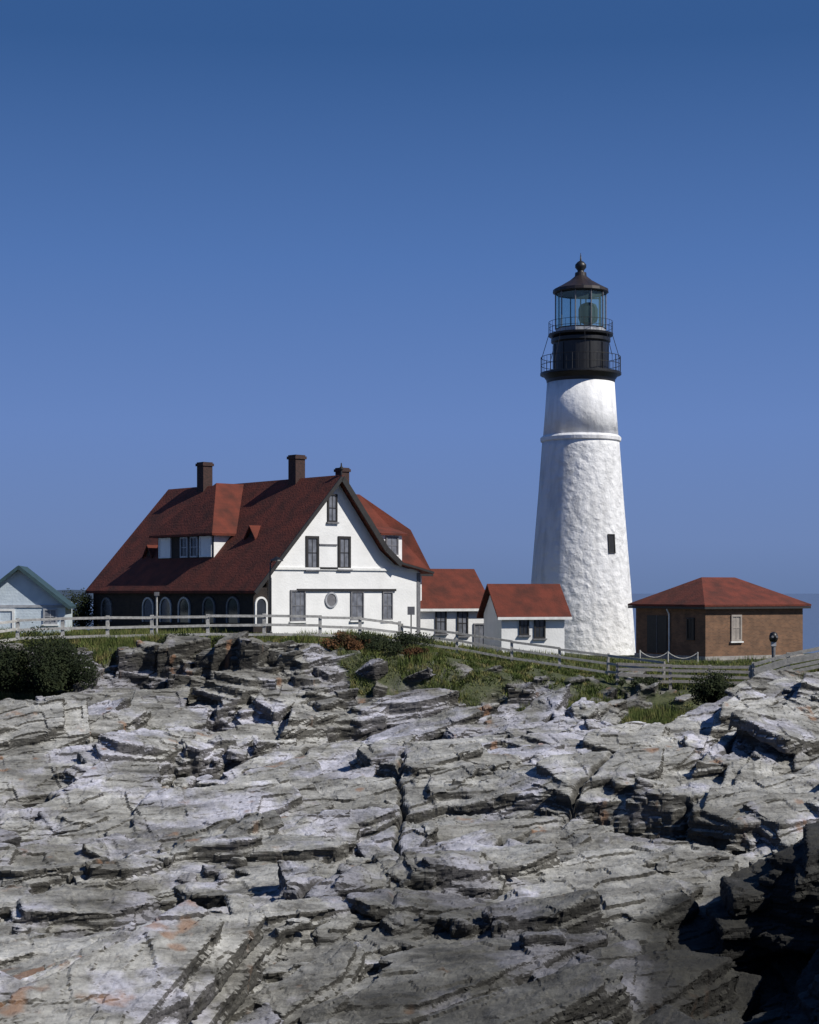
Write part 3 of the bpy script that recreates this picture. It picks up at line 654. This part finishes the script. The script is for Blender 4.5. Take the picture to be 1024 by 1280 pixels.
# ---------------------------------------------------------------- fences
def fence(name,label,pts,sp,hgt,m,rails=3,post=.13,jit=.02,rh=.13,zs=None):
    P_=[Vector((x,y,0)) for x,y in pts]; samp=[]
    for a,b_ in zip(P_[:-1],P_[1:]):
        n=max(1,round((b_-a).length/sp))
        for i in range(n): samp.append(a.lerp(b_,i/n))
    samp.append(P_[-1])
    zl=[float(base(np.array([p.x]),np.array([p.y]))[0]) for p in samp]
    if zs: zl=[zs[0]+(zs[1]-zs[0])*i/(len(samp)-1) for i in range(len(samp))]
    t=thing(name,label,'fence',(samp[0].x,samp[0].y,0)); o0=samp[0]
    q=[(p.x-o0.x,p.y-o0.y,z) for p,z in zip(samp,zl)]
    for x,y,z in q:
        j=random.uniform(-jit,jit); h=hgt+random.uniform(-.04,.04)
        MB().add([(x-post/2,y-post/2,z-1.2),(x+post/2,y-post/2,z-1.2),(x+post/2,y+post/2,z-1.2),(x-post/2,y+post/2,z-1.2),
            (x-post/2+j,y-post/2,z+h),(x+post/2+j,y-post/2,z+h),(x+post/2+j,y+post/2,z+h),(x-post/2+j,y+post/2,z+h)],
            [(3,2,1,0),(4,5,6,7),(0,1,5,4),(1,2,6,5),(2,3,7,6),(3,0,4,7)]).build('post',m,t)
    for a,b_ in zip(q[:-1],q[1:]):
        for k in range(rails):
            f=hgt*(.92-.78*k/max(1,rails-1)*.9)
            MB().bar((a[0],a[1]-post/2-.03,a[2]+f+random.uniform(-.04,.04)),(b_[0],b_[1]-post/2-.03,b_[2]+f+random.uniform(-.04,.04)),.05,rh).build('rail',m,t)
    return t
fp=lambda L:[(at(p,y),y) for p,y in L]
fence('rail_fence','long weathered white rail fence in front of the large house',fp([(-60,83),(22,85),(190,86),(400,86.5),(500,87)]),2.7,1.35,'fencewhite',3,.17,rh=.135)
fence('rail_fence','rail fence sloping down the bank from the house towards the lighthouse',fp([(503,87),(640,86),(760,85),(830,83.4)]),2.4,1.2,'fencebeige',3,.14,rh=.12)
fence('rail_fence','grey rail fence below the brown brick building',fp([(772,82.6),(838,82.3),(938,81.8)]),2.2,1.15,'fencegrey',4,.15,rh=.14,zs=(-.75,-.85))
fence('rail_fence','pale rail fence climbing over the rocks to the right edge',fp([(942,81.7),(985,81.5),(1050,81.2)]),1.8,1.3,'fencebeige',5,.16,rh=.17,zs=(-.85,.2))
# rope barrier
rb=thing('rope_barrier','white rope barrier on posts before the brick building','barrier',(at(800,95),95,0))
ps=[(at(p,95)-at(800,95),0,float(base(np.array([at(p,95)]),np.array([95.]))[0])) for p in(800,835,872)]
for x,y,z in ps: MB().tube((x,y,z-.3),(x,y,z+.75),.05).build('post','fencewhite',rb)
for a,b_ in zip(ps[:-1],ps[1:]):
    mb=MB();n=8
    for i in range(n):
        f=lambda t:(a[0]+(b_[0]-a[0])*t,0,a[2]+(b_[2]-a[2])*t+.7+1.4*(t-.5)**2-.35)
        mb.tube(f(i/n),f((i+1)/n),.03,n=5)
    mb.build('rope','fencewhite',rb)
# lamp post
y0=88; x0=at(338,y0); z0=1.5
lp=thing('lamp_post','thin black lamp post standing at the corner of the large house','lamp post',(x0,y0,z0))
MB().lathe([(.12,-.4),(.12,.3),(.055,.4),(.045,4.1)],10).build('pole','black',lp)
MB().tube((0,0,4.05),(.25,0,4.35),.03).tube((.25,0,4.35),(.5,0,4.35),.03).build('bracket','black',lp)
MB().lathe([(.05,4.42),(.12,4.36),(.34,4.24),(.36,4.18),(.1,4.18)],14,Matrix.Translation((.35,0,0))).build('lamp_shade','black',lp)
sp=thing('sign_post','slim dark post with a small square sign beyond the long fence','sign',(at(514,89),89,1.0))
MB().tube((0,0,-.4),(0,0,2.2),.035).build('pole','black',sp); MB().box(-.2,.2,-.06,-.037,1.75,2.2).build('sign_board','greytrim',sp)
wp=thing('utility_post','plain pale post standing before the porch of the large house','post',(at(196,87.5),87.5,1.5))
MB().tube((0,0,-.4),(0,0,2.35),.06,.05).build('pole','fencewhite',wp); MB().box(-.12,.12,-.1,.1,2.3,2.5).build('cap','greytrim',wp)
# coin viewer
y0=93; x0=at(967,y0); cv=thing('coin_viewer','dark coin-operated binocular viewer on a stand before the brick building','binocular viewer',(x0,y0,-.25))
MB().lathe([(.26,0),(.26,.08),(.1,.14),(.1,.25),(.12,1.1),(.16,1.15)],14).build('stand','greytrim',cv)
MB().box(-.14,.14,-.1,.1,1.15,1.4).build('yoke','palepane',cv)
hd=MB().lathe([(.05,1.36),(.20,1.42),(.25,1.55),(.25,1.74),(.19,1.9),(.05,1.96)],16).build('head','black',cv,True)
for k in(-1,1): MB().tube((k*.12,-.36,1.7),(k*.12,-.1,1.66),.07,.08).build('eyepiece','greytrim',hd)
# ---------------------------------------------------------------- vegetation
def shrub(name,label,px,Yc,r,h,n,m='leaf',dz=-.1,py=None,zb=None):
    x=at(px,Yc); z=zz(py,Yc) if py else H(x,Yc)+dz
    if zb is not None: z=zb
    t=thing(name,label,'shrub',(x,Yc,z),0)
    cl=[(random.gauss(0,.55)*r,random.gauss(0,.45)*r*.7,h*random.uniform(.15,.75),random.uniform(.22,.5)) for _ in range(20)]
    mb=MB()
    for i in range(n):
        c=random.choice(cl); d=Vector((random.gauss(0,1),random.gauss(0,1),random.gauss(0,1))).normalized()*random.random()**.4*(1.25 if random.random()<.12 else 1)
        p=Vector((c[0]+d.x*c[3]*r,c[1]+d.y*c[3]*r,max(.02,c[2]+d.z*c[3]*h*.7)))
        a=Vector((random.gauss(0,1),random.gauss(0,1),random.gauss(0,1))).normalized()*random.uniform(.04,.085)
        b_=a.orthogonal().normalized()*random.uniform(.025,.05)
        mb.add([p-a,p+b_,p+a,p-b_],[(0,1,2,3)])
    mb.build('foliage',m,t)
    sb=MB()
    for c in cl: sb.tube((0,0,-.1),(c[0],c[1],c[2]),.03,.01,5)
    sb.build('stem','bark',t)
shrub('shrub','broad dark shrub below the fence near the left edge',58,79.3,1.9,3.1,15000,py=862)
shrub('shrub','dark shrub at the far left edge below the cottage',5,80.0,1.4,2.3,6000,py=865)
shrub('shrub','dark low shrub on the crest below the white gable',472,83.2,1.9,1.2,7000)
shrub('shrub','reddish brown shrub on the crest left of the dark low one',430,82.4,.9,1.1,2600,'leafred')
shrub('shrub','small rusty shrub on the bank just right of the dark low one',512,82.5,.7,.7,1300,'leafred')
shrub('shrub','small round dark shrub in front of the grey fence',887,77.5,.95,1.9,5600,py=886)
shrub('shrub','low green shrub beneath the fence between the first posts',235,83.8,1.3,.8,2600)
shrub('shrub','small dark shrub growing in the rocks at left',200,70.5,.9,.6,1800)
shrub('shrub','low green shrub at the foot of the bank near the grassy gully',806,82,1.0,.7,1800)
shrub('shrub','dark bushy growth standing between the cottage and the large house',101,104,1.0,2.7,4500,zb=1.4)
# grass and low ground cover
n=620000
gx=rng.uniform(-27,27,n);gy=rng.uniform(66,97,n)
vv=veg(gx,gy); cl=fbm(gx*.9,gy*.9,120)
keep=(vv>.45)&((rng.random(n)<.45+1.6*cl+.15)|(gy<79))
keep&=(gy<88)|(rng.random(n)<.25)
gx=gx[keep];gy=gy[keep];gh=height(gx,gy);n=len(gx);cl=cl[keep]
low=(gy<79)
tall=(fbm(gx*.35,gy*.35,130)>.05)|((pxof(gx,gy)<430)&(gy<86))|low
hh=rng.uniform(.06,.2,n)*(1+.9*cl)*np.where(tall,2.1,1.0)*np.where(low,1.3,1); an=rng.uniform(0,6.28,n); w=np.where(tall,.024,.04)
lx=rng.normal(0,.12,n);ly=rng.normal(0,.12,n)
v0=np.stack([gx-w*np.cos(an),gy-w*np.sin(an),gh-.05],1);v1=np.stack([gx+w*np.cos(an),gy+w*np.sin(an),gh-.05],1);v2=np.stack([gx+lx,gy+ly,gh+hh],1)
VV=np.stack([v0,v1,v2],1).reshape(-1,3)
me=bpy.data.meshes.new('grass'); me.from_pydata(VV.tolist(),[],np.arange(3*n).reshape(-1,3).tolist()); me.materials.append(M['grass'])
go=bpy.data.objects.new('grass',me);C.objects.link(go)
tag(go,'olive green coastal grass on the bank above the rocks','grass'); go['kind']='stuff'
# ---------------------------------------------------------------- light, sky, camera
S=Vector((.84,-.44,.88)).normalized()
sun=bpy.data.lights.new('sun','SUN'); sun.energy=4.6; sun.angle=math.radians(.5); sun.color=(1,.96,.89)
so=bpy.data.objects.new('sun',sun); C.objects.link(so); so.rotation_euler=S.to_track_quat('Z','Y').to_euler()
w=bpy.data.worlds.new('World'); bpy.context.scene.world=w; w.use_nodes=True; nt=w.node_tree; L=nt.links.new
bg=nt.nodes['Background']; bg.inputs[1].default_value=.1
sk=N(nt,'ShaderNodeTexSky'); sk.sky_type='NISHITA'; sk.sun_disc=False; sk.sun_elevation=math.asin(S.z); sk.sun_rotation=math.atan2(S.x,S.y)
tc=N(nt,'ShaderNodeTexCoord'); sx=N(nt,'ShaderNodeSeparateXYZ'); L(tc.outputs['Generated'],sx.inputs[0])
def lin(c): return tuple(((v/255)/12.92 if v/255<.04045 else ((v/255+.055)/1.055)**2.4) for v in c)
rp=N(nt,'ShaderNodeValToRGB'); e=rp.color_ramp.elements
st=[(0,(101,124,167)),(.03,(105,130,179)),(.10,(100,130,188)),(.20,(79,115,175)),(.32,(51,89,144)),(1,(40,72,125))]
while len(e)<len(st): e.new(.5)
for i,(p,c) in enumerate(st):
    c=lin(c); e[i].position=p; e[i].color=(c[0],c[1],c[2],1)
L(sx.outputs[2],rp.inputs[0])
sc=N(nt,'ShaderNodeMixRGB',blend_type='MULTIPLY'); sc.inputs[0].default_value=1; L(rp.outputs[0],sc.inputs[1]); sc.inputs[2].default_value=(10,10,10,1)
mx=N(nt,'ShaderNodeMixRGB'); mx.inputs[0].default_value=.97; L(sk.outputs[0],mx.inputs[1]); L(sc.outputs[0],mx.inputs[2]); L(mx.outputs[0],bg.inputs[0])
cam=bpy.data.cameras.new('camera'); co=bpy.data.objects.new('camera',cam); C.objects.link(co)
co.location=(0,0,CZ); co.rotation_euler=(math.radians(90),0,0); cam.lens=F/1280*36; cam.sensor_width=36; cam.shift_y=100/1280; cam.clip_end=20000; cam.clip_start=.5
bpy.context.scene.camera=co
vs=bpy.context.scene.view_settings; vs.view_transform='Standard'; vs.look='None'; vs.exposure=0
